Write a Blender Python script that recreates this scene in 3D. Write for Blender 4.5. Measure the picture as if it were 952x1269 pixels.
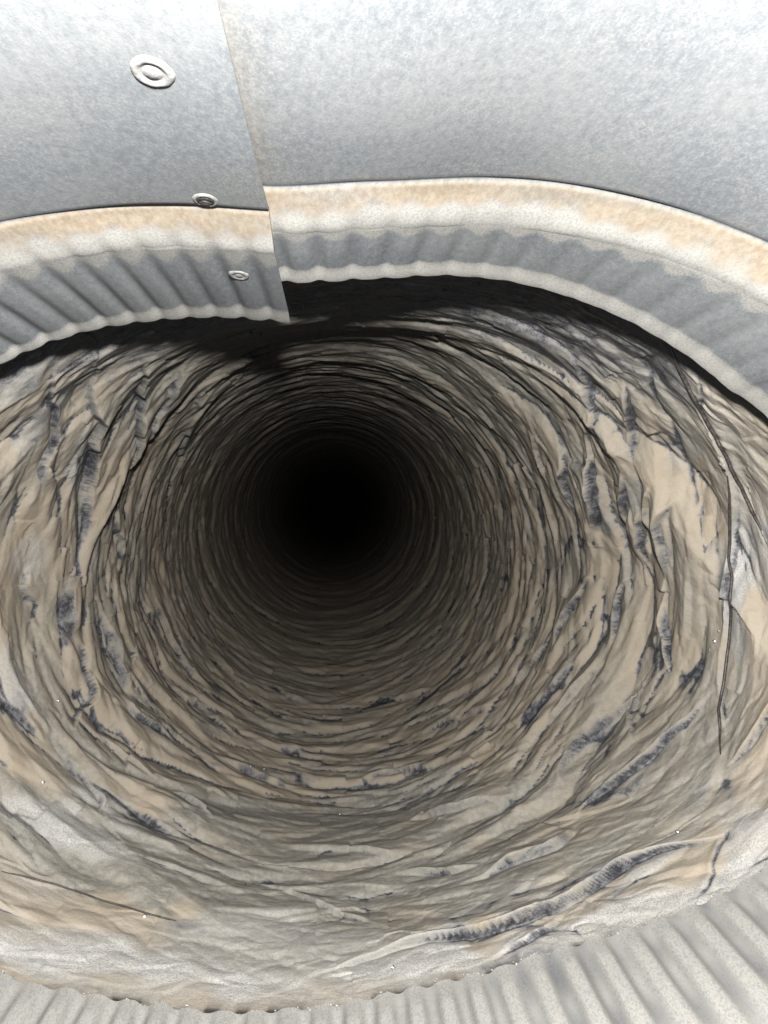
import bpy, math, random
import numpy as np
from mathutils import Vector, Matrix

random.seed(7)
SC = bpy.context.scene
COL = SC.collection
for o in list(bpy.data.objects):
    bpy.data.objects.remove(o)

# ------------------------------------------------------------------ camera
F = 920.0            # focal length in photo pixels (photo 952 x 1269)
VX, VY = 425.0, 640.0  # where the duct axis (+Y) meets the picture
D = 0.20             # distance from lens to the end of the collar, metres
cam_d = bpy.data.cameras.new('camera')
cam_d.sensor_fit = 'VERTICAL'
cam_d.sensor_height = 36.0
cam_d.lens = F / 1269.0 * 36.0
cam_d.shift_x = (476.0 - VX) / 1269.0
cam_d.shift_y = (VY - 634.5) / 1269.0
cam_d.clip_start = 0.005
cam_d.clip_end = 50.0
cam = bpy.data.objects.new('camera', cam_d)
cam.rotation_euler = (math.radians(90), 0, 0)
COL.objects.link(cam)
SC.camera = cam

# ------------------------------------------------------------------ light
SC.view_settings.view_transform = 'Standard'
SC.view_settings.look = 'None'
SC.view_settings.exposure = 0.0
SC.view_settings.gamma = 1.0
SC.view_settings.use_curve_mapping = False
SC.cycles.diffuse_bounces = 0
w = bpy.data.worlds.new('World')
SC.world = w
w.use_nodes = True
bg = w.node_tree.nodes['Background']
bg.inputs['Color'].default_value = (0.80, 0.88, 1.0, 1)
bg.inputs['Strength'].default_value = 0.34

ld = bpy.data.lights.new('phone_flash', 'POINT')
ld.energy = 6.6
ld.color = (1.0, 0.965, 0.90)
ld.shadow_soft_size = 0.006
lo = bpy.data.objects.new('phone_flash', ld)
lo.location = (-0.002, -0.008, 0.034)
COL.objects.link(lo)

# ------------------------------------------------------------------ noise
def _hash(i, j, seed, k):
    i = i.astype(np.int64); j = j.astype(np.int64)
    h = (i * 374761393 + j * 668265263 + (seed * 1013 + k) * 974634777) & 0xFFFFFFFF
    h = ((h ^ (h >> 13)) * 1274126177) & 0xFFFFFFFF
    h = ((h ^ (h >> 16)) * 2246822519) & 0xFFFFFFFF
    h = h ^ (h >> 15)
    return (h & 0xFFFFFF) / float(0xFFFFFF)

def gnoise(u, v, pu, seed):
    """smooth gradient noise, period pu along u, about -1..1"""
    iu = np.floor(u); iv = np.floor(v)
    fu = u - iu; fv = v - iv
    su = fu * fu * fu * (fu * (fu * 6 - 15) + 10)
    sv = fv * fv * fv * (fv * (fv * 6 - 15) + 10)
    out = 0
    for a in (0, 1):
        for b in (0, 1):
            ang = _hash(np.mod(iu + a, pu), iv + b, seed, 0) * 2 * math.pi
            g = np.cos(ang) * (fu - a) + np.sin(ang) * (fv - b)
            out = out + g * (su if a else 1 - su) * (sv if b else 1 - sv)
    return out * 1.5

def fbm(u, v, pu, seed, n=4):
    out = 0; amp = 1.0; tot = 0
    for k in range(n):
        out = out + amp * gnoise(u * 2 ** k, v * 2 ** k, pu * 2 ** k, seed + 17 * k)
        tot += amp; amp *= 0.55
    return out / tot * 1.4

def facets(u, v, pu, seed, kup=2.6, kdn=0.75, ku=0.5, tilt=0.5, shear=1.5):
    """crumpled film: upper envelope of slanting shells; returns height, gap to runner-up, dv of the winner"""
    iu = np.floor(u); iv = np.floor(v)
    best = np.full(u.shape, -1e9); sec = best.copy(); bdv = np.zeros(u.shape); bid = np.zeros(u.shape)
    for a in (-1, 0, 1):
        for b in (-1, 0, 1):
            ci = np.mod(iu + a, pu); cj = iv + b
            x = iu + a + 0.1 + 0.8 * _hash(ci, cj, seed, 1)
            y = cj + 0.1 + 0.8 * _hash(ci, cj, seed, 2)
            h = 0.8 * _hash(ci, cj, seed, 3)
            gu = (_hash(ci, cj, seed, 4) - .5) * 2 * tilt
            sh = (_hash(ci, cj, seed, 5) - .5) * shear
            du = u - x; dv = v - y + sh * du
            ad = np.abs(dv); val = h + gu * du - np.where(dv < 0, kup, kdn) * (.65 * ad + .5 * ad * ad) - ku * (.45 * np.abs(du) + .6 * du * du)
            up = val > best
            sec = np.where(up, best, np.maximum(sec, val))
            bdv = np.where(up, dv, bdv)
            bid = np.where(up, h, bid)
            best = np.where(up, val, best)
    return best, best - sec, bdv, bid

def sstep(a, b, x):
    t = np.clip((x - a) / (b - a), 0, 1)
    return t * t * (3 - 2 * t)

def polyline_d(px, py, pts):
    """distance to a polyline and the coordinate along it (0..1)"""
    best = np.full(px.shape, 1e9); along = np.zeros(px.shape)
    pts = [np.array(p, float) for p in pts]
    L = [np.linalg.norm(pts[i + 1] - pts[i]) for i in range(len(pts) - 1)]
    tot = sum(L); acc = 0
    for i in range(len(pts) - 1):
        a, b = pts[i], pts[i + 1]; d = b - a
        t = np.clip(((px - a[0]) * d[0] + (py - a[1]) * d[1]) / (d @ d), 0, 1)
        dd = np.hypot(px - a[0] - t * d[0], py - a[1] - t * d[1])
        m = dd < best
        best = np.where(m, dd, best)
        along = np.where(m, (acc + t * L[i]) / tot, along)
        acc += L[i]
    return best, along

def catmull(pts, n):
    pts = np.array(pts, float)
    P = np.vstack([2 * pts[0] - pts[1], pts, 2 * pts[-1] - pts[-2]])
    m = len(pts) - 1
    t = np.linspace(0, m - 1e-9, n); i = t.astype(int); f = (t - i)[:, None]
    p0, p1, p2, p3 = P[i], P[i + 1], P[i + 2], P[i + 3]
    return 0.5 * (2 * p1 + (p2 - p0) * f + (2 * p0 - 5 * p1 + 4 * p2 - p3) * f ** 2 + (3 * p1 - p0 - 3 * p2 + p3) * f ** 3)

# ------------------------------------------------------------------ mesh helpers
def link(name, me, mat, parent=None):
    o = bpy.data.objects.new(name, me)
    COL.objects.link(o)
    if mat: me.materials.append(mat)
    if parent: o.parent = parent
    return o

def grid_faces(nr, nc, wrap):
    c = nc if wrap else nc - 1
    i = np.arange(nr - 1)[:, None]; j = np.arange(c)[None, :]
    a = i * nc + j; b = i * nc + (j + 1) % nc
    return np.stack([a, b, b + nc, a + nc], -1).reshape(-1, 4)

def mesh_np(name, V, Fc, attrs=None):
    me = bpy.data.meshes.new(name)
    used = np.unique(Fc)
    remap = np.zeros(len(V), np.int64); remap[used] = np.arange(len(used))
    Vv = V[used]; Fc = remap[Fc]
    k = Fc.shape[1]
    me.vertices.add(len(Vv)); me.vertices.foreach_set('co', Vv.astype(np.float32).ravel())
    me.loops.add(Fc.size); me.loops.foreach_set('vertex_index', Fc.astype(np.int32).ravel())
    me.polygons.add(len(Fc))
    me.polygons.foreach_set('loop_start', (np.arange(len(Fc)) * k).astype(np.int32))
    me.polygons.foreach_set('use_smooth', np.ones(len(Fc), bool))
    me.update(calc_edges=True)
    for an, A in (attrs or {}).items():
        at = me.attributes.new(an, 'FLOAT_COLOR', 'POINT')
        at.data.foreach_set('color', A[used].astype(np.float32).ravel())
    return me

def empty(name, loc, label, cat):
    o = bpy.data.objects.new(name, None)
    o.location = loc; o.empty_display_size = 0.05
    COL.objects.link(o)
    o['label'] = label; o['category'] = cat
    return o

def tube(name, pts, rad, mat, parent, sides=10):
    pts = np.array(pts, float); n = len(pts)
    tan = np.gradient(pts, axis=0); tan /= np.linalg.norm(tan, axis=1)[:, None]
    ref = np.array([0, 1, 0.0])
    V = []
    rad = np.broadcast_to(np.asarray(rad, float), (n,))
    for p, t, r in zip(pts, tan, rad):
        a = np.cross(t, ref); a /= np.linalg.norm(a) + 1e-9
        b = np.cross(t, a)
        for k in range(sides):
            th = 2 * math.pi * k / sides
            V.append(p + r * (math.cos(th) * a + math.sin(th) * b))
    me = mesh_np(name, np.array(V), grid_faces(n, sides, True))
    return link(name, me, mat, parent)

# ------------------------------------------------------------------ materials
class NT:
    def __init__(self, name):
        self.m = bpy.data.materials.new(name); self.m.use_nodes = True
        self.t = self.m.node_tree; self.t.nodes.clear()
        self.out = self.n('ShaderNodeOutputMaterial')
        self.p = self.n('ShaderNodeBsdfPrincipled')
        self.l(self.p.outputs[0], self.out.inputs['Surface'])
    def n(self, t, **kw):
        x = self.t.nodes.new(t)
        for k, v in kw.items(): setattr(x, k, v)
        return x
    def l(self, a, b): self.t.links.new(a, b)
    def pos(self):
        return self.n('ShaderNodeNewGeometry').outputs['Position']
    def noise(self, scale, detail=4, rough=0.6, vec=None, dist=0.0):
        x = self.n('ShaderNodeTexNoise'); x.inputs['Scale'].default_value = scale
        x.inputs['Detail'].default_value = detail; x.inputs['Roughness'].default_value = rough
        x.inputs['Distortion'].default_value = dist
        self.l(vec if vec is not None else self.pos(), x.inputs['Vector'])
        return x.outputs['Fac']
    def ramp(self, fac, a, b, lo=0.0, hi=1.0):
        x = self.n('ShaderNodeMapRange'); x.interpolation_type = 'SMOOTHSTEP'
        self.l(fac, x.inputs['Value'])
        x.inputs['From Min'].default_value = a; x.inputs['From Max'].default_value = b
        x.inputs['To Min'].default_value = lo; x.inputs['To Max'].default_value = hi
        return x.outputs['Result']
    def math(self, op, a, b=None):
        x = self.n('ShaderNodeMath'); x.operation = op; x.use_clamp = False
        for i, s in enumerate((a, b)):
            if s is None: continue
            if isinstance(s, (int, float)): x.inputs[i].default_value = s
            else: self.l(s, x.inputs[i])
        return x.outputs[0]
    def mix(self, fac, a, b):
        x = self.n('ShaderNodeMix'); x.data_type = 'RGBA'
        for s, i in ((fac, 0), (a, 6), (b, 7)):
            if isinstance(s, (int, float)): x.inputs[i].default_value = s
            elif isinstance(s, tuple): x.inputs[i].default_value = (*s, 1)
            else: self.l(s, x.inputs[i])
        return x.outputs[2]
    def bump(self, h, dist, strength=1.0, prev=None):
        x = self.n('ShaderNodeBump'); x.inputs['Distance'].default_value = dist
        x.inputs['Strength'].default_value = strength
        self.l(h, x.inputs['Height'])
        if prev is not None: self.l(prev, x.inputs['Normal'])
        return x.outputs[0]
    def attr(self, name):
        a = self.n('ShaderNodeAttribute'); a.attribute_name = name
        s = self.n('ShaderNodeSeparateColor'); self.l(a.outputs['Color'], s.inputs[0])
        return s.outputs[0], s.outputs[1], s.outputs[2], a.outputs['Alpha']

def mat_liner():
    """dusty crumpled film: r = bare film and painted roof shade, g = thin grey dust, b = pale grainy dust"""
    t = NT('dusty_film')
    bare, thin, pale, dirt_shade = t.attr('dust')
    n1 = t.noise(60, 4); n2 = t.noise(420, 4, .7); n3 = t.noise(2100, 2, .7)
    tan = t.mix(t.ramp(n1, .3, .7), (0.40, 0.335, 0.255), (0.46, 0.40, 0.325))
    grey = t.mix(t.ramp(n2, .35, .65), (0.268, 0.257, 0.228), (0.375, 0.358, 0.322))
    pal = t.mix(t.ramp(n3, .35, .6), (0.36, 0.375, 0.41), (0.58, 0.56, 0.52))
    c = t.mix(thin, tan, grey)
    c = t.mix(pale, c, pal)
    c = t.mix(t.ramp(n3, .30, .72, .16, 0.0), c, (0.20, 0.19, 0.19))
    # broken edge of the bare film
    n1b = t.noise(170, 3, .6, dist=.6)
    bn = t.math('ADD', bare, t.math('MULTIPLY', t.math('SUBTRACT', n2, .5), .45))
    bn = t.math('ADD', bn, t.math('MULTIPLY', t.math('SUBTRACT', n1b, .5), 1.1))
    bn = t.math('ADD', bn, t.math('MULTIPLY', t.math('SUBTRACT', n3, .5), .85))
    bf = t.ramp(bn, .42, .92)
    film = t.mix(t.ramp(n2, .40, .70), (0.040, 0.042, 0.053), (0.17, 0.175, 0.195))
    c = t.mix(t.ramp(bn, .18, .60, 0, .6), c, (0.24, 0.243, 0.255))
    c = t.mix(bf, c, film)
    c = t.mix(dirt_shade, c, (0.012, 0.011, 0.012))  # rim grime together with the painted shadow of the gap
    t.l(c, t.p.inputs['Base Color'])
    t.l(t.ramp(bf, 0, 1, .92, .42), t.p.inputs['Roughness'])
    t.p.inputs['Specular IOR Level'].default_value = 0.35
    b = t.bump(n3, .00016, .6)
    b = t.bump(n2, .0007, .55, b)
    t.l(b, t.p.inputs['Normal'])
    return t.m

def mat_sheet():
    """galvanised steel: r = tan dust, g = pale dust, b = blotch"""
    t = NT('dusty_galvanised_steel')
    tanm, pale, rib, edge = t.attr('dust')
    mp = t.n('ShaderNodeMapping'); mp.inputs['Scale'].default_value = (1, .5, 1)
    t.l(t.pos(), mp.inputs['Vector']); mv = mp.outputs[0]
    n1 = t.noise(35, 3); n2 = t.noise(800, 3, .65, mv); n3 = t.noise(2300, 2, .75, mv)
    steel = t.mix(t.ramp(n1, .35, .65), (0.20, 0.222, 0.25), (0.25, 0.27, 0.29))
    steel = t.mix(t.ramp(n3, .30, .66), t.mix(t.ramp(n2, .2, .5), (0.18, 0.198, 0.222), steel), t.mix(t.ramp(n2, .3, .7), steel, (0.31, 0.325, 0.34)))
    dust = t.mix(t.ramp(n2, .3, .7), (0.31, 0.255, 0.195), (0.40, 0.345, 0.275))
    pal = t.mix(t.ramp(n3, .35, .6), (0.32, 0.33, 0.34), (0.45, 0.44, 0.415))
    brk = t.math('MULTIPLY', t.math('SUBTRACT', n3, .5), .9)
    c = t.mix(t.ramp(t.math('ADD', pale, brk), .1, .9), steel, pal)
    c = t.mix(t.ramp(t.math('ADD', tanm, brk), .1, .9), c, dust)
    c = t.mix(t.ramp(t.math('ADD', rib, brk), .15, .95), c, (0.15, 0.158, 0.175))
    c = t.mix(edge, c, (0.03, 0.025, 0.025))  # dark line painted as the shade in the bead groove
    t.l(c, t.p.inputs['Base Color'])
    t.p.inputs['Metallic'].default_value = 0.0
    t.l(t.ramp(n2, .3, .7, .55, .75), t.p.inputs['Roughness'])
    t.p.inputs['Specular IOR Level'].default_value = 0.4
    b = t.bump(n3, .00005, .6)
    b = t.bump(n2, .00008, .4, b)
    t.l(b, t.p.inputs['Normal'])
    return t.m

def mat_plain(name, col, rough=.6, metal=0.0, col2=None, scale=900, bump=.0001):
    t = NT(name)
    n = t.noise(scale, 3, .7)
    t.l(t.mix(t.ramp(n, .35, .65), col, col2 or tuple(x * .7 for x in col)), t.p.inputs['Base Color'])
    t.p.inputs['Roughness'].default_value = rough
    t.p.inputs['Metallic'].default_value = metal
    t.l(t.bump(n, bump, .6), t.p.inputs['Normal'])
    return t.m

M_liner = mat_liner()
M_sheet = mat_sheet()
M_wire = mat_plain('dark_wire', (0.03, 0.024, 0.024), .5, 0.0, (0.09, 0.08, 0.075))
M_rivet = mat_plain('dusty_rivet', (0.38, 0.375, 0.365), .6, 0.0, (0.24, 0.25, 0.26), 900)
M_hole = mat_plain('dark_recess', (0.03, 0.025, 0.022), .9)
M_foil = mat_plain('bright_foil', (0.80, 0.80, 0.78), .25, 0.85, (0.6, 0.6, 0.58), 500, .0003)
M_clump = mat_plain('dust_clump', (0.60, 0.57, 0.52), .95, 0.0, (0.38, 0.37, 0.36), 1200, .0002)

# ------------------------------------------------------------------ the collar (a strip of sheet rolled into an oval, ends overlapping)
# outline of its far end as seen from the lens, clockwise from under the lap; q = how far in it reaches (x D)
EDGE = [(262, 330, 1.0), (310, 339, 1.0), (360, 347, 1.0), (460, 343, 1.0), (560, 339, 1.0), (650, 350, 1.0), (750, 382, 1.0), (840, 430, 1.0),
        (905, 480, 1.0), (952, 515, 1.0), (1050, 625, 1.0), (1100, 790, 1.0), (1055, 960, 1.0), (940, 1078, 1.0), (820, 1136, 1.0),
        (700, 1172, 1.0), (600, 1203, 1.0), (500, 1226, 1.0), (400, 1245, 1.0), (300, 1253, 1.0), (200, 1245, 1.0), (100, 1228, 1.0),
        (0, 1205, 1.01), (-130, 1140, 1.02), (-240, 1010, 1.04), (-280, 830, 1.06), (-240, 660, 1.08), (-120, 525, 1.10), (0, 449, 1.11),
        (100, 410, 1.12), (200, 394, 1.13), (280, 391, 1.135), (360, 397, 1.14)]
NC = 1500
ed = catmull(EDGE, 6000)
eX = (ed[:, 0] - VX) * D * ed[:, 2] / F
eZ = -(ed[:, 1] - VY) * D * ed[:, 2] / F
seg = np.hypot(np.diff(eX), np.diff(eZ)); arc = np.r_[0, np.cumsum(seg)]
s = np.linspace(0, arc[-1], NC)
eX = np.interp(s, arc, eX); eZ = np.interp(s, arc, eZ); eQ = np.interp(s, arc, ed[:, 2])
tx = np.gradient(eX); tz = np.gradient(eZ); tl = np.hypot(tx, tz)
nX, nZ = -tz / tl, tx / tl                    # outward normal (the strip runs clockwise)
if np.mean(nX * (eX - eX.mean()) + nZ * (eZ - eZ.mean())) < 0: nX, nZ = -nX, -nZ
ang = np.arctan2(eZ + .035, eX)
top = sstep(-.25, .35, np.sin(ang))           # 1 on the upper half
frac = s / s[-1]
# axial stations: fraction m 0..1 over [sleeve | bead | crimp], measured back from the end
lapL = sstep(.62, .84, frac)
rgt = sstep(.07, .21, frac)
zb = (0.767 - 0.056 * rgt + 0.075 * lapL) * top + 0.70 * (1 - top)    # bead position (x D)
zt = (0.855 - 0.070 * rgt + 0.085 * lapL) * top + 0.765 * (1 - top)    # end of the dusty bead slope
zl = (0.960 + 0.125 * lapL) * top + 0.985 * (1 - top)    # start of the turned lip
ze = eQ.copy()
N_S, N_B, N_C = 90, 34, 90
rows = []; offs = []; A = []
rip_n = (eX * 0)
wl = 0.0086
ripple_phase = s / wl * 2 * math.pi + .6 * np.sin(s * 31) + .4 * np.sin(s * 77 + 1)
rp = np.cos(ripple_phase + .55 * np.sin(ripple_phase) * (1 - top))
rsh = 1 - 2 * np.power(.5 - .5 * rp, 2.2 * top + 4.5 * (1 - top))         # broad crest inwards, narrow valley outwards
ramp_amp = 0.00055 + 0.0006 * (1 - top)
rn = gnoise(s * 60, s * 0, 9999, 3)
far_right = sstep(.03, .1, frac) * (1 - sstep(.22, .3, frac))
ramp_amp = ramp_amp * (1 - .70 * far_right) * (1 + .35 * rn)
edge_n = .00012 * gnoise(s * 400, s * 0 + 3, 99999, 9) + .0005 * gnoise(s * 90, s * 0 + 8, 99999, 12)
for i in range(N_S):
    a = i / (N_S - 1)
    z = (0.16 + (zb - 0.16) * a)
    o = 0.0048 - .0010 * (1 - a) + .0004 * gnoise(s * 14, a * 3 + s * 0, 9999, 21)
    o = o - .0012 * lapL * (1 - a) * 0
    rows.append(z * D); offs.append(o)
    pale_mottle = np.clip(.12 + .35 * fbm(s * 20, a * 3 + s * 0, 9999, 41), 0, 1)  # random mottling of pale dust
    tn = .42 * np.exp(-np.abs(frac - .022) / .010) * sstep(.1, .7, a) * (frac > .012) * (1 - lapL) + .35 * sstep(.95, 1, a) * (fbm(s * 60, a + s * 0, 9999, 5) > .1)
    groove_shade = .7 * sstep(.992, 1.0, a) + 0 * s  # shade of the bead groove, painted into the sleeve's last rows
    A.append(np.stack([tn, pale_mottle, s * 0, groove_shade * .5], -1))
for i in range(1, N_B):
    a = i / (N_B - 1)
    z = zb + (zt - zb) * a
    o = 0.0048 * (1 - sstep(0, 1, a)) + .0016 * sstep(0, 1, a) + .0004 * np.exp(-((a - .07) / .05) ** 2)
    wob = rsh * ramp_amp * sstep(.55, 1, a)
    wob = wob * .35
    rows.append(z * D); offs.append(o - wob + .00025 * gnoise(s * 40, a * 2 + s * 0, 9999, 8))
    tn = np.clip(.90 * sstep(.03, .16, a) * (.85 + .4 * gnoise(s * 35, a * 2 + s * 0, 9999, 55)) - .9 * sstep(.34, .84, a + .12 * rp * .5 + .12 * gnoise(s * 70, a + s * 0, 9999, 2)), 0, 1)
    pl = np.clip(sstep(.25, .65, a) - .25 * sstep(.9, 1, a), 0, 1) + 0 * s
    A.append(np.stack([tn, pl, s * 0, .7 * (1 - sstep(0, .05, a)) + 0 * s], -1))  # last channel continues the painted groove shade
for i in range(1, N_C):
    a = i / (N_C - 1)
    z = zt + (ze - zt) * a
    al = (zl - zt) / (ze - zt)
    o = .0012 * (1 - a) + .0004
    lip = sstep(0, 1, (a - al) / (1 - al + 1e-6))
    o = o - lip * .0009 * top
    wob = rsh * ramp_amp * (.35 + .65 * sstep(0, .55, a)) * (1 - .45 * lip * top) * (1 - .55 * (1 - top) * sstep(.80, 1, a))
    last = sstep(.96, 1, a)
    rows.append((z + 0) * D + last * edge_n); offs.append(o - wob)
    fade = sstep(0, .14, a - .03 - .05 * rp)
    pl = np.clip((1 - fade) * .9 + sstep(-.02, .06, a - al + .03 * gnoise(s * 50, a + s * 0, 9999, 66)) * .95, 0, 1) * top
    pl = pl + (1 - top) * .78 + .14 * top
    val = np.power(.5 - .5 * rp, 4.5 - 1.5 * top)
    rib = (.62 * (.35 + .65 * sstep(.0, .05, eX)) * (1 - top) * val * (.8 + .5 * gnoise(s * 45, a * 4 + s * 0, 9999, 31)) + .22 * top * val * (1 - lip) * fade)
    tn = .22 * sstep(0, .06, a - al) * top * np.clip(.5 + gnoise(s * 30, a + s * 0, 9999, 77), 0, 1) + .18 * (1 - top)
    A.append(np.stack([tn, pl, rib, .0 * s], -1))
rows = np.array([np.broadcast_to(r, (NC,)) for r in rows]); offs = np.array([np.broadcast_to(r, (NC,)) for r in offs])
hid = (.0025 * (1 - sstep(.004, .024, frac)))[None]   # the hidden end lies behind the lap
offs = offs + hid
CV = np.stack([eX[None] + nX[None] * offs, rows, eZ[None] + nZ[None] * offs], -1)
# seam line: the free end of the strip bows a little
bow = (1 - sstep(0, .010, (s[-1] - s)))[None] * 0
CV = CV.reshape(-1, 3); CA = np.concatenate(A, 0).reshape(-1, 4)
Fc = grid_faces(len(rows), NC, False)
frow = Fc[:, 0] // NC
collar = empty('duct_collar', (eX.mean(), .16 * D, eZ.mean()),
               'pale dusty galvanised sheet metal collar with crimped end, round the mouth of the dark duct', 'duct collar')
C0 = np.array(collar.location)
def child_mesh(name, V, Fq, at, mat, parent):
    me = mesh_np(name, V - np.array(parent.location), Fq, at)
    return link(name, me, mat, parent)
G3 = CV.reshape(len(rows), NC, 3)
_a = np.gradient(G3, axis=0); _b = np.gradient(G3, axis=1)
_n = np.cross(_a, _b); _n /= np.linalg.norm(_n, axis=-1)[..., None]
if np.sum(_n * np.stack([nX, nX * 0, nZ], -1)[None]) < 0: _n = -_n
G3o = G3 + .0006 * _n                               # outer face of the sheet
NRW = len(rows)
def sheet_part(name, r0, r1, label, open_end=False, open_start=False):
    """rows r0..r1 of the rolled sheet with inner face, outer face and cut edges"""
    n = r1 - r0 + 1
    Vi = G3[r0:r1 + 1].reshape(-1, 3); Vo = G3o[r0:r1 + 1].reshape(-1, 3)
    A_ = CA.reshape(NRW, NC, 4)[r0:r1 + 1].reshape(-1, 4)
    g = grid_faces(n, NC, False)
    Vs = [Vi, Vo]; Fs = [g, g[:, ::-1] + n * NC]; As = [A_, A_]; off = 2 * n * NC
    def strip(I, O, Aa):
        nonlocal off
        m = len(I); Vs.extend([I, O]); As.extend([Aa, Aa])
        k = np.arange(m - 1)
        Fs.append(np.stack([k, k + 1, k + 1 + m, k + m], -1) + off); off += 2 * m
    Ar = A_.reshape(n, NC, 4)
    for j in (0, NC - 1): strip(G3[r0:r1 + 1, j], G3o[r0:r1 + 1, j], Ar[:, j] * [1, 1, 0, 1] + [0, .5, 0, 0])
    if open_end: strip(G3[r1], G3o[r1], Ar[-1])
    if open_start: strip(G3[r0], G3o[r0], Ar[0])
    o = child_mesh(name, np.concatenate(Vs), np.concatenate(Fs), {'dust': np.concatenate(As)}, M_sheet, collar)
    # shading normals of the unbroken sheet, so the parts join without a line
    me = o.data
    Ni = _n[r0:r1 + 1].reshape(-1, 3); N_ = np.zeros((len(me.vertices), 3))
    f0 = np.array(me.polygons[5].normal); sg = 1.0 if f0 @ Ni[me.polygons[5].vertices[0]] > 0 else -1.0
    N_[:n * NC] = sg * Ni; N_[n * NC:2 * n * NC] = -sg * Ni
    me.normals_split_custom_set_from_vertices(N_.tolist())
    if label: o['label'] = label
    return o
sheet_part('sleeve', 0, N_S - 1, 'smooth grey sleeve of the collar', open_start=True)
sheet_part('bead', N_S - 1, N_S + N_B - 2, 'bead ledge coated in tan dust')
sheet_part('crimped_end', N_S + N_B - 2, NRW - 1, 'rippled end of the collar', open_end=True)

CPX = VX + F * CV[:, 0] / CV[:, 1]; CPY = VY - F * CV[:, 2] / CV[:, 1]
CVg = CV.reshape(len(rows), NC, 3)
def collar_at(px, py, lap):
    """point and inward normal of the collar where the photo shows (px, py)"""
    fr = np.tile(frac, len(rows))
    d = np.hypot(CPX - px, CPY - py) + np.where((fr > .5) == lap, 0, 1e6)
    k = int(np.argmin(d)); i, j = divmod(k, NC)
    i = min(max(i, 1), len(rows) - 2); j = min(max(j, 1), NC - 2)
    a = CVg[i + 1, j] - CVg[i - 1, j]; b = CVg[i, j + 1] - CVg[i, j - 1]
    n = np.cross(a, b); n /= np.linalg.norm(n)
    inw = np.array([eX.mean(), CVg[i, j, 1], eZ.mean()]) - CVg[i, j]
    if n @ inw < 0: n = -n
    return CVg[i, j], n

def lathe(name, prof, loc, nrm, mat, parent, sides=40, wob=0.0, seed=1, squash=1.0):
    rnd = random.Random(seed); ph = rnd.random() * 6
    nv = Vector(nrm).normalized(); ay = Vector((0, 1, 0)); ay = (ay - nv * ay.dot(nv)).normalized(); ax = ay.cross(nv)
    q = Matrix((ax, ay, nv)).transposed()   # local Y runs along the duct
    V = []
    for r, h in prof:
        for k in range(sides):
            th = 2 * math.pi * k / sides
            rr = r * (1 + wob * math.sin(3 * th + ph) + wob * .6 * math.sin(7 * th + 2 * ph))
            V.append(np.array(q @ Vector((rr * math.cos(th), squash * rr * math.sin(th), h))) + loc)
    return child_mesh(name, np.array(V), grid_faces(len(prof), sides, True), None, mat, parent)

RIV = [(.0034, -.0003), (.0033, .0001), (.0029, .00036), (.0025, .00048), (.0021, .0004), (.0018, .00022), (.0016, .00018), (.0014, .00022), (.0010, .00042), (.0005, .00052), (.00001, .00055)]
for (px, py, sc, kind) in ((190, 88, 1.0, 0), (254, 247, .85, 1), (297, 341, .78, 2)):
    p, n = collar_at(px, py, True)
    r = lathe('rivet', [(a * sc, h * sc) for a, h in RIV], p - n * .0001, n, M_rivet, collar, wob=.02, seed=kind + 2, squash=1.2)
    if kind == 1:
        r['label'] = 'dented rivet with a dark gap round its head'
        me = [(0.0022 * sc, .00030), (.0019 * sc, .00046), (.0015 * sc, .00044), (.0012 * sc, .00020)]
        lathe('gap', me, p, n, M_hole, r, wob=.12, seed=5).parent = r
        bpy.data.objects['gap'].matrix_parent_inverse = Matrix()
        for v in bpy.data.objects['gap'].data.vertices: pass
for o in bpy.data.objects:
    if o.name == 'gap':   # mesh was built relative to the rivet (which sits at the collar origin)
        me = o.data
        n = len(me.vertices); co = np.zeros(n * 3, np.float32); me.vertices.foreach_get('co', co)
        co = co.reshape(-1, 3) - C0
        me.vertices.foreach_set('co', co.ravel().astype(np.float32))

# ------------------------------------------------------------------ the flexible duct liner
NU = 1700
th = np.linspace(0, 2 * math.pi, NU, endpoint=False)       # polar angle about the mouth centre
cX, cZ = -0.003, -0.034
# mouth outline (metres) by angle, taken from the collar outline without the hidden lap
ea = np.arctan2(eZ - cZ, eX - cX); er = np.hypot(eZ - cZ, eX - cX)
sel = frac > .045
ea2 = np.mod(ea[sel], 2 * math.pi); er2 = er[sel]
srt = np.argsort(ea2)
rm = np.interp(th, ea2[srt], er2[srt], period=2 * math.pi)
ker = np.hanning(61); ker /= ker.sum()
rm = np.convolve(np.r_[rm[-60:], rm, rm[:60]], ker, 'same')[60:-60]
st = np.sin(th)
gap_o = 0.0030 + 0.0045 * sstep(.1, .9, st) + .002 * sstep(.2, .8, -np.cos(th)) * (st > 0)
rm = rm + gap_o
R0 = 560 * D / F
inv = np.linspace(1 / .93, 1 / 9, 640)
zz = 1 / inv                                   # x D
zz = np.r_[zz, 9 * (60 / 9) ** np.linspace(.05, 1, 24)]
NR = len(zz)
mz = sstep(.98, 2.1, zz)[:, None]
Rb = rm[None] * (1 - mz) + R0 * mz
# widen a touch behind the collar
ccx = (-0.003 + np.interp(zz, [1, 1.5, 3, 6, 60], [0, .000, -.006, -.014, -.14]))[:, None]
ccz = (cZ + np.interp(zz, [1, 2, 3, 6, 60], [0, .006, .018, .045, .164]))[:, None]
bend = np.clip(zz - 6.0, 0, None)[:, None]
bend = np.clip(bend - 14, 0, None); ccx = ccx - .0010 * bend ** 2; ccz = ccz + .0005 * bend ** 2
BX = ccx + Rb * np.cos(th)[None]; BZ = ccz + Rb * np.sin(th)[None]
BY = np.broadcast_to((zz * D)[:, None], BX.shape)
bx = VX + F * BX / BY; by = VY - F * BZ / BY    # photo position of the undisturbed surface
mpp = BY / F                                    # metres per photo pixel there

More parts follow.
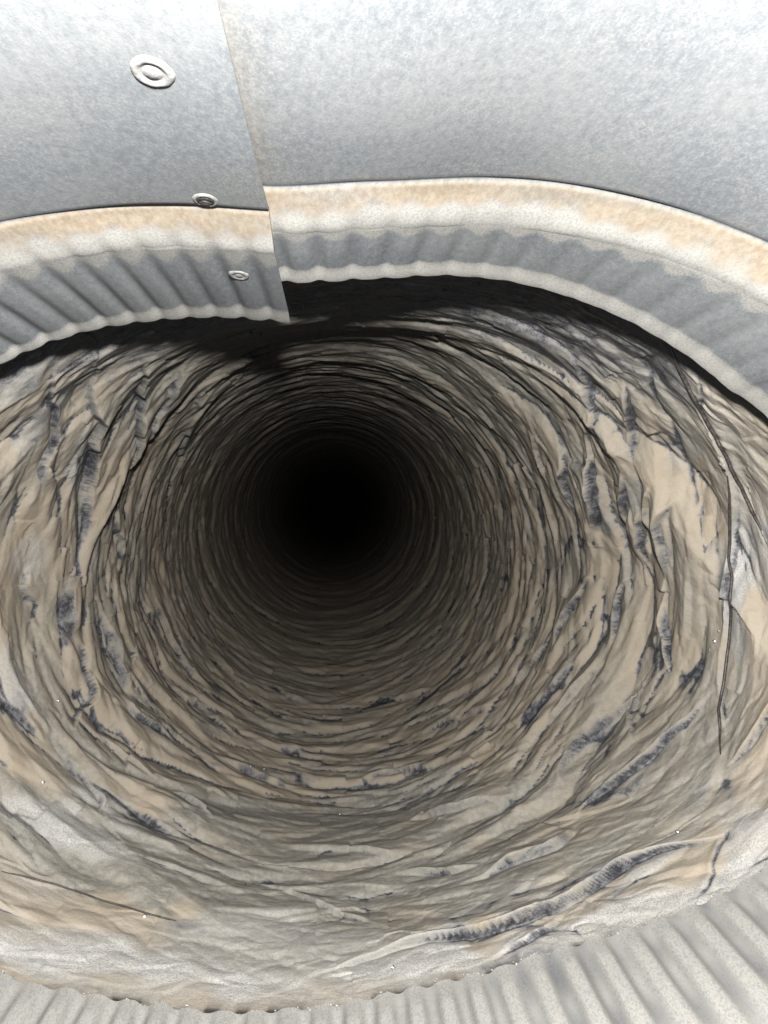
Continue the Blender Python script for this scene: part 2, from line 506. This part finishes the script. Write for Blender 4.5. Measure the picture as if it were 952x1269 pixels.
U = np.broadcast_to((th / (2 * math.pi))[None], BX.shape)
Vm = np.broadcast_to((zz * D)[:, None], BX.shape) * np.ones_like(U)   # axial metres
warp = .022 * fbm(U * 5, Vm * 9, 5, 101, 2)
warp2 = .002 * fbm(U * 22, Vm * 60, 22, 131, 2)
Vw = Vm + warp + warp2
dz = np.gradient(zz * D)[:, None]
tone_w = .12 * fbm(U * 40, Vm * 90, 40, 97, 2)
def fade(cell): return 1 - sstep(.35, .9, dz / cell)
hA, gA, dA, iA = facets(U * 7 + .3 * gnoise(U * 5, Vm * 12, 5, 7), Vw / .050, 7, 11, shear=2.6)
hB, gB, dB, iB = facets(U * 16 + .35 * gnoise(U * 9, Vm * 30, 9, 8), Vw / .019 + .3 * hA, 16, 29, shear=2.6, tilt=.8)
hC, gC, dC, iC = facets(U * 54, Vm / .0085 + .5 * hB + warp2 * 80, 54, 53, tilt=.9, shear=2.2)
hD = fbm(U * 44, Vm / .0035, 44, 71, 3)
hE, gE, _d, _i = facets(U * 30 + Vm * 0, Vm / .013 + 9 * tone_w, 30, 91, kup=1.6, tilt=1.2, shear=5)
far = sstep(1.2, 1.9, zz)[:, None]
# film near the mouth is pulled smoother
near = sstep(1.03, 1.55, zz)[:, None]
rightside = sstep(.35, .9, np.cos(th))[None]
leftside = sstep(.5, .95, -np.cos(th))[None]
bottom = sstep(.55, .95, -st)[None]
amp = (.30 + .70 * np.clip(near + .35 * leftside, 0, 1)) * (1 - .45 * bottom * (1 - far))
deep = 1 - .82 * sstep(1.35, 2.6, zz)[:, None]
deep2 = 1 - .62 * sstep(1.7, 3.0, zz)[:, None]
roofn = sstep(.3, .85, st)[None] * (1 - sstep(1.8, 2.6, zz))[:, None]
amp = amp * (1 - .55 * roofn)
H = amp * (.0120 * deep * hA * fade(.05) + .0040 * deep2 * hB * fade(.02) + .0010 * hC * fade(.007) + .0002 * hD * fade(.006))
# bare film in the lee of the folds
nz = fbm(U * 14, Vm * 45, 14, 201, 4)
tone0 = fbm(U * 16, Vm * 36, 16, 411, 2)
nzf = fbm(U * 22, Vm * 230, 22, 231, 2)
bare = np.exp(-(gA / .10) ** 2) * sstep(-.1, .25, dA) * sstep(-.35, .25, nz) * .95
bare += .75 * np.exp(-(gB / .10) ** 2) * sstep(-.05, .3, dB) * sstep(-.15, .4, nz + .3 * nzf) 
bare += .45 * np.exp(-(gC / .12) ** 2) * sstep(.0, .5, nz + .5 * nzf)
bare += .8 * np.exp(-(gA / .04) ** 2) * sstep(-.7, .1, nz) + .6 * np.exp(-(gB / .045) ** 2) * sstep(-.4, .3, nz)
bare *= (.55 + .45 * near)
bare += .12 * sstep(1.5, 3.0, zz)[:, None] * sstep(-.2, .5, nzf + nz * .6)
tone = fbm(U * 12, Vm * 30, 12, 301, 4)
thin = np.clip(.12 + .6 * tone + .30 * sstep(-.1, .4, dA) + .35 * np.clip(1 - iA * 2.0, 0, 1), 0, 1)
pale = np.clip(.10 + .5 * fbm(U * 16, Vm * 40, 16, 351, 3), 0, 1) * (1 - near)
dirt_shade = np.zeros_like(H)

# ---- folds, creases and bare places as they lie in the real duct, measured off the photograph
def inside_side(pts):
    """+1 if the left of travel looks to the hole"""
    p = np.array(pts, float); m = len(p) // 2
    a, b = p[max(m - 1, 0)], p[min(m, len(p) - 1)]
    if (a == b).all(): b = p[m + 1]
    d = b - a; c = np.array([415, 640.]) - (a + b) / 2
    return 1 if d[0] * c[1] - d[1] * c[0] > 0 else -1

def signed(pts):
    P = catmull(pts, max(8, 5 * len(pts)))
    m = (bx > P[:, 0].min() - 60) & (bx < P[:, 0].max() + 60) & (by > P[:, 1].min() - 60) & (by < P[:, 1].max() + 60) & (zz < 8)[:, None]
    x = bx[m] + 12 * tone0[m]; y = by[m] + 12 * gnoise(U[m] * 14, Vm[m] * 26, 14, 777)
    best = np.full(x.shape, 1e9); sg = np.ones(x.shape); al = np.zeros(x.shape)
    n = len(P) - 1
    for i in range(n):
        a = P[i]; d = P[i + 1] - a
        t = np.clip(((x - a[0]) * d[0] + (y - a[1]) * d[1]) / (d @ d), 0, 1)
        ex = x - a[0] - t * d[0]; ey = y - a[1] - t * d[1]
        dd = np.hypot(ex, ey); k = dd < best
        best = np.where(k, dd, best); sg = np.where(k, np.sign(d[0] * ey - d[1] * ex), sg); al = np.where(k, (i + t) / n, al)
    return m, best * sg * inside_side(pts), al

def fold(pts, h=3.0, w=26, b=.9, bw=5, ends=True):
    """film stands up on the hole side of the line and slopes back; the near side of it is bare"""
    m, d, al = signed(pts)
    e = sstep(0, .4, np.minimum(al, 1 - al))
    up = sstep(-1.5, 1.5, d) * np.exp(-np.clip(d, 0, None) / w)
    valley = -.35 * np.exp(-(np.clip(-d, 0, None) / (w * .5))) * (1 - sstep(-1.5, 1.5, d))
    H[m] += e * h * .001 * (up + valley) 
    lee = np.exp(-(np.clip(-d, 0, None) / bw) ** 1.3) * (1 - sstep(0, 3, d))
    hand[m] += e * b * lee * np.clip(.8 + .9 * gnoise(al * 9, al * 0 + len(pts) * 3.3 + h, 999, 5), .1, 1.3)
    thin[m] += e * .28 * np.exp(-(np.clip(-d, 0, None) / (bw * 3.5))) * (d < 0)

def ridge(pts, h=2.0, w=7, grey=.6):
    m, d, al = signed(pts)
    e = np.clip(np.minimum(al, 1 - al) * 8, 0, 1)
    g = np.exp(-(d / w) ** 2)
    H[m] = H[m] * (1 - .6 * e * g) + e * h * .001 * g
    thin[m] += grey * e * g; bare[m] *= 1 - .7 * e * g

def crease(pts, h=1.6, w=5, b=.8, bw=2.4):
    m, d, al = signed(pts)
    e = np.clip(np.minimum(al, 1 - al) * 6, 0, 1)
    H[m] -= e * h * .001 * np.exp(-(np.abs(d) / w))
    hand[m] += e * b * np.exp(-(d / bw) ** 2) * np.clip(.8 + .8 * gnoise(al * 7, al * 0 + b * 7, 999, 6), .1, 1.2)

def patch(x, y, rx, ry, ang, b=.9, th_=0., pl=0., soft=.35, nsc=.8):
    m = (np.abs(bx - x) < max(rx, ry) * 1.8) & (np.abs(by - y) < max(rx, ry) * 1.8) & (zz < 8)[:, None]
    a = math.radians(ang); dx = bx[m] - x; dy = by[m] - y
    q = np.hypot((dx * math.cos(a) + dy * math.sin(a)) / rx, (-dx * math.sin(a) + dy * math.cos(a)) / ry)
    k = 1 - sstep(1 - soft, 1 + soft, q + nsc * .9 * tone0[m] + nsc * .45 * gnoise(U[m] * 60, Vm[m] * 70, 60, 909))
    hand[m] += b * k * np.clip(.62 + 1.1 * fbm(U[m] * 20, Vm[m] * 85, 20, 915, 2), .1, 1.3); thin[m] += th_ * k; pale[m] += pl * k

def flat(x, y, rx, ry, ang, k0=.8, clean=.8):
    """a taut, smoother area of film"""
    m = (np.abs(bx - x) < max(rx, ry) * 1.8) & (np.abs(by - y) < max(rx, ry) * 1.8) & (zz < 8)[:, None]
    a = math.radians(ang); dx = bx[m] - x; dy = by[m] - y
    q = np.hypot((dx * math.cos(a) + dy * math.sin(a)) / rx, (-dx * math.sin(a) + dy * math.cos(a)) / ry)
    k = 1 - sstep(.6, 1.3, q)
    H[m] *= 1 - k0 * .75 * k; bare[m] *= 1 - clean * .8 * k

hand = np.zeros_like(H)
# taut areas first
flat(945, 570, 70, 80, 60, .75, 1)
flat(930, 900, 50, 100, 0, .6, .8)
flat(770, 1035, 110, 32, -25, .8, .9)
flat(860, 1060, 70, 50, -40, .7, .9)
flat(850, 930, 50, 30, -60, .7, .9)
flat(250, 1190, 320, 50, 3, .85, .8)
flat(520, 1190, 160, 30, -10, .85, .9)
flat(460, 1050, 200, 55, 0, .5, .7)
flat(90, 1130, 130, 60, 25, .55, .7)
flat(20, 700, 40, 80, -10, .6, .8)
flat(860, 520, 35, 80, -30, .6, .7)
flat(790, 500, 30, 50, -30, .5, .7)

FOLDS = [
    ([(836, 434), (868, 500), (896, 570), (904, 640), (905, 740), (896, 850), (892, 930)], 3.0, 22, .7, 6),
    # left wall
    ([(78, 445), (64, 500), (58, 560), (48, 600), (40, 650)], 3.5, 22, .9, 5),
    ([(36, 690), (38, 730), (55, 760)], 2.5, 20, .9, 6),
    ([(125, 435), (112, 480), (108, 540), (107, 600), (99, 655), (90, 690)], 4.5, 30, .95, 6),
    ([(190, 430), (178, 470), (168, 510), (158, 560), (147, 600)], 4.2, 24, .95, 6),
    ([(146, 610), (149, 650), (150, 690), (140, 715)], 3.2, 20, .95, 5),
    ([(245, 440), (215, 485), (190, 520), (180, 570)], 3.0, 20, .8, 4),
    ([(290, 450), (250, 490), (225, 540), (210, 600), (206, 640)], 2.6, 18, .7, 4),
    ([(95, 700), (78, 735), (74, 780), (84, 800)], 3.2, 20, 1.1, 9),
    ([(84, 800), (100, 812), (97, 850), (100, 880), (92, 905)], 3.0, 22, .9, 5),
    ([(100, 700), (122, 760), (140, 800), (152, 850), (172, 885)], 3.5, 22, .8, 5),
    ([(180, 700), (195, 750), (215, 790), (240, 838), (262, 870)], 3.2, 24, .95, 7),
    ([(140, 850), (160, 885), (185, 900), (215, 930)], 3.0, 18, 1.0, 7),
    ([(205, 830), (240, 865), (275, 895), (305, 915)], 3.0, 20, .8, 6),
    ([(60, 900), (72, 925), (90, 950), (105, 985)], 2.5, 20, .9, 5),
    ([(0, 868), (20, 885), (40, 905), (60, 925)], 2.5, 18, .8, 5),
    ([(82, 938), (100, 960), (118, 990), (120, 1008)], 2.4, 20, .6, 6),
    ([(150, 990), (180, 1010), (200, 1025), (250, 1045)], 2.6, 16, .6, 5),
    ([(205, 985), (225, 1010), (250, 1030)], 2.2, 14, .7, 5),
    ([(120, 905), (140, 925), (165, 955), (205, 985)], 2.5, 18, .6, 5),
    # bottom
    ([(316, 851), (363, 867), (404, 871)], 2.2, 16, .85, 4),
    ([(432, 873), (502, 860), (540, 855)], 2.2, 16, .85, 4),
    ([(331, 879), (350, 893), (379, 899), (420, 897)], 2.4, 16, .85, 5),
    ([(300, 908), (347, 927), (410, 939)], 2.4, 18, .8, 4),
    ([(260, 938), (300, 953), (350, 964), (400, 970)], 2.6, 16, 1.05, 8),
    ([(426, 983), (477, 970), (525, 960), (560, 945)], 2.6, 16, .9, 5),
    ([(489, 914), (552, 898), (593, 884), (625, 862)], 2.6, 18, .9, 5),
    ([(500, 1020), (540, 1010), (585, 1000), (640, 975)], 2.4, 16, .9, 6),
    ([(545, 1104), (600, 1083), (640, 1064), (684, 1044), (702, 1024), (706, 1008)], 3.2, 26, .95, 6),
    ([(480, 1078), (520, 1076), (560, 1080), (600, 1072)], 2.0, 14, .7, 4),
    ([(372, 1202), (426, 1186), (489, 1167), (600, 1146), (695, 1118), (742, 1092), (783, 1063), (820, 1048), (880, 1037), (900, 1024)], 3.2, 26, .8, 5),
    ([(600, 1182), (663, 1147), (704, 1118)], 1.6, 16, .9, 8),
    ([(300, 1085), (360, 1100), (440, 1120), (470, 1132)], 1.2, 12, .3, 3),
    ([(330, 1050), (400, 1062), (480, 1060), (560, 1048)], 1.5, 14, .35, 4),
    # right wall, lower
    ([(895, 839), (857, 876), (810, 920), (778, 949), (728, 977), (708, 1006)], 4.2, 28, .95, 6),
    ([(807, 828), (770, 868), (735, 905), (700, 945), (680, 968)], 3.4, 24, .9, 6),
    ([(760, 815), (715, 858), (683, 887), (652, 915)], 3.0, 20, .85, 6),
    ([(737, 805), (700, 840), (652, 890), (610, 915)], 2.6, 18, .85, 5),
    ([(832, 700), (822, 763), (824, 800), (823, 835)], 3.4, 22, .95, 6),
    ([(782, 700), (762, 760), (753, 816)], 3.0, 20, .85, 5),
    ([(747, 700), (712, 765), (685, 812)], 3.0, 18, .9, 6),
    ([(690, 770), (665, 815), (630, 850)], 2.4, 16, .85, 6),
    # right wall, middle
    ([(728, 490), (731, 545), (742, 590), (748, 620), (743, 660), (742, 710)], 4.0, 22, 1.0, 7),
    ([(702, 550), (707, 600), (711, 640)], 3.2, 18, .95, 5),
    ([(765, 480), (772, 530), (788, 568)], 3.0, 18, .8, 4),
    ([(784, 580), (781, 620), (784, 650)], 3.2, 18, 1.0, 8),
    ([(845, 604), (841, 650), (841, 691), (828, 725)], 3.6, 24, 1.0, 5),
    ([(812, 630), (800, 665), (795, 705)], 3.2, 18, .9, 5),
    ([(822, 590), (819, 640), (822, 665)], 2.6, 16, .8, 4),
    ([(668, 525), (676, 565), (680, 620)], 2.2, 14, .7, 3),
    ([(700, 440), (730, 490), (750, 540)], 2.4, 16, .6, 3),
]
for p, h, w_, b, bw in FOLDS:
    fold(p, h * (1.4 if p[len(p) // 2][1] > 960 else 1.1), w_, b * .74, bw * .42)
# wire covered with film: smooth raised ribs
ridge([(0, 735), (28, 830), (60, 900), (90, 950), (140, 1000)], 2.0, 7, .55)
ridge([(47, 845), (104, 920), (142, 958), (200, 985), (270, 1000), (363, 1012), (477, 1012), (540, 995), (620, 965)], 2.2, 7, .75)
ridge([(-30, 950), (0, 969), (50, 1002), (104, 1036), (142, 1070), (189, 1108), (225, 1140)], 2.4, 11, .85)
ridge([(100, 1012), (158, 1038), (236, 1062), (310, 1073), (400, 1078)], 1.6, 6, .5)
ridge([(842, 430), (900, 560), (898, 700), (890, 790), (860, 860), (800, 920), (740, 965)], 1.5, 8, .1)
ridge([(60, 430), (50, 520), (46, 600), (48, 690), (70, 780), (110, 850)], 2.0, 8, .1)
ridge([(890, 1030), (872, 1075), (845, 1115)], 1.8, 7, .1)
crease([(896, 1026), (884, 1050), (868, 1085), (845, 1112)], 2.2, 6, .9, 3)
crease([(769, 430), (809, 499), (841, 581), (872, 645)], 2.0, 6, 1.0, 2.6)
crease([(845, 585), (860, 595), (872, 605)], 1.0, 4, .8, 2)
crease([(380, 790), (360, 760)], .6, 4, .3, 2)
fold([(897, 945), (930, 925), (962, 880), (985, 840)], 3.0, 24, .6, 4)
crease([(900, 640), (880, 700), (900, 720)], .8, 5, .3, 2)
crease([(884, 610), (890, 660), (897, 700)], .8, 5, .5, 2)
crease([(0, 1026), (30, 1058), (58, 1084)], 1.0, 6, .4, 2)
# bare and pale places
patch(745, 898, 75, 8, -46, .65)
patch(775, 966, 60, 6, -20, .6)
patch(930, 690, 34, 42, 30, .62, 0, .5, .5, 1.5)
patch(915, 760, 16, 60, 0, .25, 0, .9, .5)
patch(905, 475, 60, 14, 33, .55, .6, .3, .5, 1.2)
patch(815, 470, 60, 12, 40, .35, .8)
patch(840, 560, 20, 22, 60, .45, .4, .3)
patch(795, 610, 14, 28, 0, .5, .5)
patch(755, 660, 10, 45, 5, .5)
patch(30, 485, 34, 34, 0, .50, .7, .2, .5, 1.3)
patch(28, 545, 12, 20, 0, .35, .4, .3)
patch(93, 590, 12, 40, 5, .15, .7, .5)
patch(30, 690, 22, 30, 20, 0, 0, .5)
patch(15, 850, 14, 34, -15, .5, 0, .6)
patch(72, 768, 8, 26, 0, .9)
patch(40, 1010, 50, 16, 32, .25, 0, .8)
patch(130, 1000, 36, 22, 35, .38, .4, .5, .5, 1.4)
patch(95, 1030, 60, 20, 30, 0, .4, .8)
patch(200, 915, 30, 10, 40, .6, .3)
patch(145, 915, 22, 8, 55, .6, .3)
patch(255, 905, 24, 12, 25, .35, .6)
patch(330, 960, 60, 7, 8, .55)
patch(430, 1100, 22, 10, 30, .55, .4)
patch(690, 1105, 95, 10, -25, .50, 0, .5)
patch(790, 1075, 50, 8, -35, .40, 0, .6)
patch(700, 1150, 130, 22, -14, .12, 0, .8)
patch(640, 1180, 60, 10, -14, .45, 0, .5)
patch(620, 1110, 60, 12, -18, .35, .5)
patch(930, 1030, 26, 44, 40, .35, 0, .8)
patch(890, 1095, 40, 20, -30, .1, 0, .9)
patch(860, 985, 10, 26, 20, .35, .3)
patch(500, 1190, 110, 12, -9, -.3, -.3, .7)
patch(130, 1170, 130, 26, 12, .05, 0, .7)
patch(60, 1190, 80, 14, 22, .35, 0, .6, .5, 1.4)
patch(330, 1180, 250, 36, 2, 0, .8, .35)
patch(400, 1075, 300, 75, 2, -.2, .75, .0)
patch(520, 985, 200, 30, -12, 0, .45)
patch(150, 1060, 180, 40, 28, 0, .5)
patch(300, 1150, 90, 5, 5, .45, .5)
# collar-side brink: grime, with the gap's shadow painted in as a dark line
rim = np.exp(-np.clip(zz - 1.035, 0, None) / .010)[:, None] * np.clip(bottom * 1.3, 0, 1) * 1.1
dirt_shade += np.clip(rim * (.35 + .65 * sstep(-.15, .2, fbm(U * 90, Vm * 40, 90, 881, 3))), 0, 1) * .9

streak = .9 * fbm(U * 12, (Vm + warp * .3) * 170, 12, 611, 2)
def blur(A, n0, n1):
    k = np.hanning(n1 + 2)[1:-1]; k /= k.sum()
    P = np.concatenate([A[:, -n1:], A, A[:, :n1]], 1); Q = 0
    for i, c in enumerate(k): Q = Q + c * P[:, n1 - n1 // 2 + i: n1 - n1 // 2 + i + A.shape[1]]
    k = np.hanning(n0 + 2)[1:-1]; k /= k.sum()
    P = np.concatenate([Q[:1].repeat(n0, 0), Q, Q[-1:].repeat(n0, 0)], 0); Q = 0
    for i, c in enumerate(k): Q = Q + c * P[n0 - n0 // 2 + i: n0 - n0 // 2 + i + A.shape[0]]
    return Q
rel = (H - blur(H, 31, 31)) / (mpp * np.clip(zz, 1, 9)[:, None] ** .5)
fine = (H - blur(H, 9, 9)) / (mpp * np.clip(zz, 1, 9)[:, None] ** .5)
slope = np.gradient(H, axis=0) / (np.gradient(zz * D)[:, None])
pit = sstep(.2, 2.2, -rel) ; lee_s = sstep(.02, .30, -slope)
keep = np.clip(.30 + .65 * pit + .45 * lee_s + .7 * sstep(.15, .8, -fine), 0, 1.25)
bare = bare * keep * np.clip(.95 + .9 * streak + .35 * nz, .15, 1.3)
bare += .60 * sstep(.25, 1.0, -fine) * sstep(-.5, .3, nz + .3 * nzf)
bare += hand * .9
bare = np.clip(bare, 0, 1); thin = np.clip(thin, 0, 1); pale = np.clip(pale, 0, 1)
# roof behind the collar: sparse dust, and its colour darkened to deepen the collar shadow
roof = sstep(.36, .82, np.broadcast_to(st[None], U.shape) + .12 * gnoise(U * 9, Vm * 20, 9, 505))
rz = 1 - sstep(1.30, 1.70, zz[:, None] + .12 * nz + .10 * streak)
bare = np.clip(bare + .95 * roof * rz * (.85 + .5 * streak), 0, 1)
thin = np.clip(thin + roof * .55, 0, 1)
# soft limit so that nothing stands up through the mouth
mouth = sstep(1.0, 1.12, zz)[:, None]
H = H + (1 - .6 * near) * ((.0013 - .0007 * bottom) * hE + .0007 * hC)
H = H * (.35 + .65 * mouth) - .0008 * (1 - mouth)
lean = .40
rr = Rb - H + .0022
LX = ccx + rr * np.cos(th)[None]; LZ = ccz + rr * np.sin(th)[None]
LY = BY - lean * H * (1 - sstep(4, 7, zz)[:, None]) * mouth
LV = np.stack([LX, LY, LZ], -1)
LA = np.stack([bare, thin, pale, dirt_shade], -1).reshape(-1, 4)
duct = empty('flexible_duct', (cX, .93 * D, cZ),
             'long crumpled flexible duct lined with tan dusty film, running back into darkness', 'flexible duct')
Fd = grid_faces(NR, NU, True)[:, ::-1]
fx = bx.ravel()[Fd[:, 0]]; fy = by.ravel()[Fd[:, 0]]; fz = BY.ravel()[Fd[:, 0]] / D
LINE = [(780, 330), (833, 434), (868, 500), (895, 562), (903, 620), (906, 700), (903, 760), (894, 850), (891, 920), (897, 940), (893, 1020), (870, 1085), (842, 1118), (800, 1150), (740, 1175)]
LY_ = np.array([p[1] for p in LINE]); LX_ = np.array([p[0] for p in LINE])
cuff = (fz < 2.2) & (fy > 330) & (fy < 1175) & (fx > np.interp(fy, LY_, LX_))
lf = LV.reshape(-1, 3)
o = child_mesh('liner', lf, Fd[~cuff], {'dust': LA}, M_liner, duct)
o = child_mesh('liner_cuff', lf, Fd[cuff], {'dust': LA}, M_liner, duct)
o['label'] = 'paler outer strip of lining beside the dark wire'

# points on the finished film where the photo shows them
LPX = VX + F * lf[:, 0] / lf[:, 1]; LPY = VY - F * lf[:, 2] / lf[:, 1]
okz = (np.repeat(zz, NU) > .99) & (np.repeat(zz, NU) < 4)
LVg = LV
def film_at(px, py):
    d = np.hypot(LPX - px, LPY - py)
    d = np.where(okz, d, 1e9)
    c = np.argsort(d)[:12]
    k = c[np.argmin(lf[c, 1])]
    p = lf[k]; n = np.array([ccx[k // NU, 0], p[1], ccz[k // NU, 0]]) - p
    return p, n / np.linalg.norm(n)
def wire(pts, r, name='wire', lift=.0003, label=None):
    P = catmull(pts, 14 * len(pts)); out = []
    for a in P:
        p, n = film_at(*a); out.append(p + n * (r * .3 + lift))
    out = np.array(out)
    k = np.hanning(9); k /= k.sum()
    for c in range(3):
        q = np.r_[[out[0, c]] * 4, out[:, c], [out[-1, c]] * 4]
        out[:, c] = np.convolve(q, k, 'same')[4:-4]
    rr_ = r * (.35 + .65 * np.clip(np.minimum(np.linspace(0, 1, len(P)), np.linspace(1, 0, len(P))) * 8, 0, 1))
    o = tube(name, out - np.array(duct.location), rr_, M_wire, duct)
    if label: o['label'] = label
    return o
wire([(830, 428), (850, 474), (868, 508), (884, 540), (900, 570), (916, 600), (930, 630), (944, 658)], .00062, label='dark wire crossing the upper right of the lining')
wire([(903, 590), (904, 640), (906, 690), (904, 750), (901, 800), (895, 850), (891, 890), (893, 935)], .00055, label='dark wire down the right of the lining')
wire([(0, 1078), (63, 1093), (126, 1114), (189, 1133), (220, 1141)], .00030, label='thin dark thread along the lower left of the lining')

# small torn places where the foil shows
def flake(px, py, size, seed, mat, name, asp=1.6, turn=0.0):
    rnd = random.Random(seed); p, n = film_at(px, py)
    n = np.array(n); up = np.array([0, 0, 1.0]); a = np.cross(up, n); a /= np.linalg.norm(a); b = np.cross(n, a)
    a, b = a * math.cos(turn) + b * math.sin(turn), b * math.cos(turn) - a * math.sin(turn)
    V = [p + n * .0007]; N = 14
    for ring, h in ((.5, .0009), (1.0, .0003)):
        for k in range(N):
            t = 2 * math.pi * k / N; q = size * ring * (1 + .45 * (rnd.random() - .5))
            V.append(p + a * q * math.cos(t) + b * q * asp * math.sin(t) + n * (h * (.4 + rnd.random())))
    Fq = []
    for k in range(N):
        Fq.append((0, 1 + k, 1 + (k + 1) % N)); 
        Fq.append((1 + k, 1 + N + k, 1 + N + (k + 1) % N)); Fq.append((1 + k, 1 + N + (k + 1) % N, 1 + (k + 1) % N))
    me = mesh_np(name, np.array(V) - np.array(duct.location), np.array(Fq))
    return link(name, me, mat, duct)
f = flake(898, 574, .0011, 3, M_clump, 'torn_film', 2.6); f['label'] = 'small pale torn spot beside the wire'
flake(898, 583, .0006, 5, M_hole, 'tear'); flake(895, 562, .0005, 8, M_hole, 'tear')
for k, (x, y, sz) in enumerate([(884, 795, .0006), (879, 806, .0007), (890, 782, .0005), (312, 949, .0006), (326, 953, .0004), (178, 1133, .0006), (70, 866, .0004),
                                (56, 970, .0005), (840, 1028, .0006), (421, 1009, .0004), (772, 668, .0005), (690, 918, .0004), (140, 930, .0005), (486, 1200, .0005)]):
    flake(x, y, sz, 20 + k, M_foil, 'foil_glint', 1.3, k)

# crumbs of dust caked along the lower brink of the collar
rnd = random.Random(4)
V = []; Fq = []
low = [j for j in range(NC) if eZ[j] < -.055 and -.12 < eX[j] < .13]
for c in range(520):
    j = rnd.choice(low)
    if gnoise(np.array([s[j] * 60]), np.array([4.0]), 9999, 6)[0] < -.1: continue
    base = CVg[-1, j] + np.array([nX[j], 0, nZ[j]]) * rnd.uniform(-.0004, .0008) + np.array([0, rnd.uniform(-.0006, .0006), 0])
    r = rnd.uniform(.00010, .00028); k0 = len(V)
    st_ = rnd.uniform(1, 2.4)
    for (x, y, z) in ((1, 0, 0), (-1, 0, 0), (0, 1, 0), (0, -1, 0), (0, 0, 1), (0, 0, -1)):
        q = r * rnd.uniform(.6, 1.3)
        V.append(base + np.array([x * q * st_, y * q, z * q]))
    for t in ((0, 2, 4), (2, 1, 4), (1, 3, 4), (3, 0, 4), (2, 0, 5), (1, 2, 5), (3, 1, 5), (0, 3, 5)):
        Fq.append(tuple(k0 + i for i in t))
me = mesh_np('dust_crumbs', np.array(V) - C0, np.array(Fq))
o = link('dust_crumbs', me, M_clump, collar); o['kind'] = 'stuff'
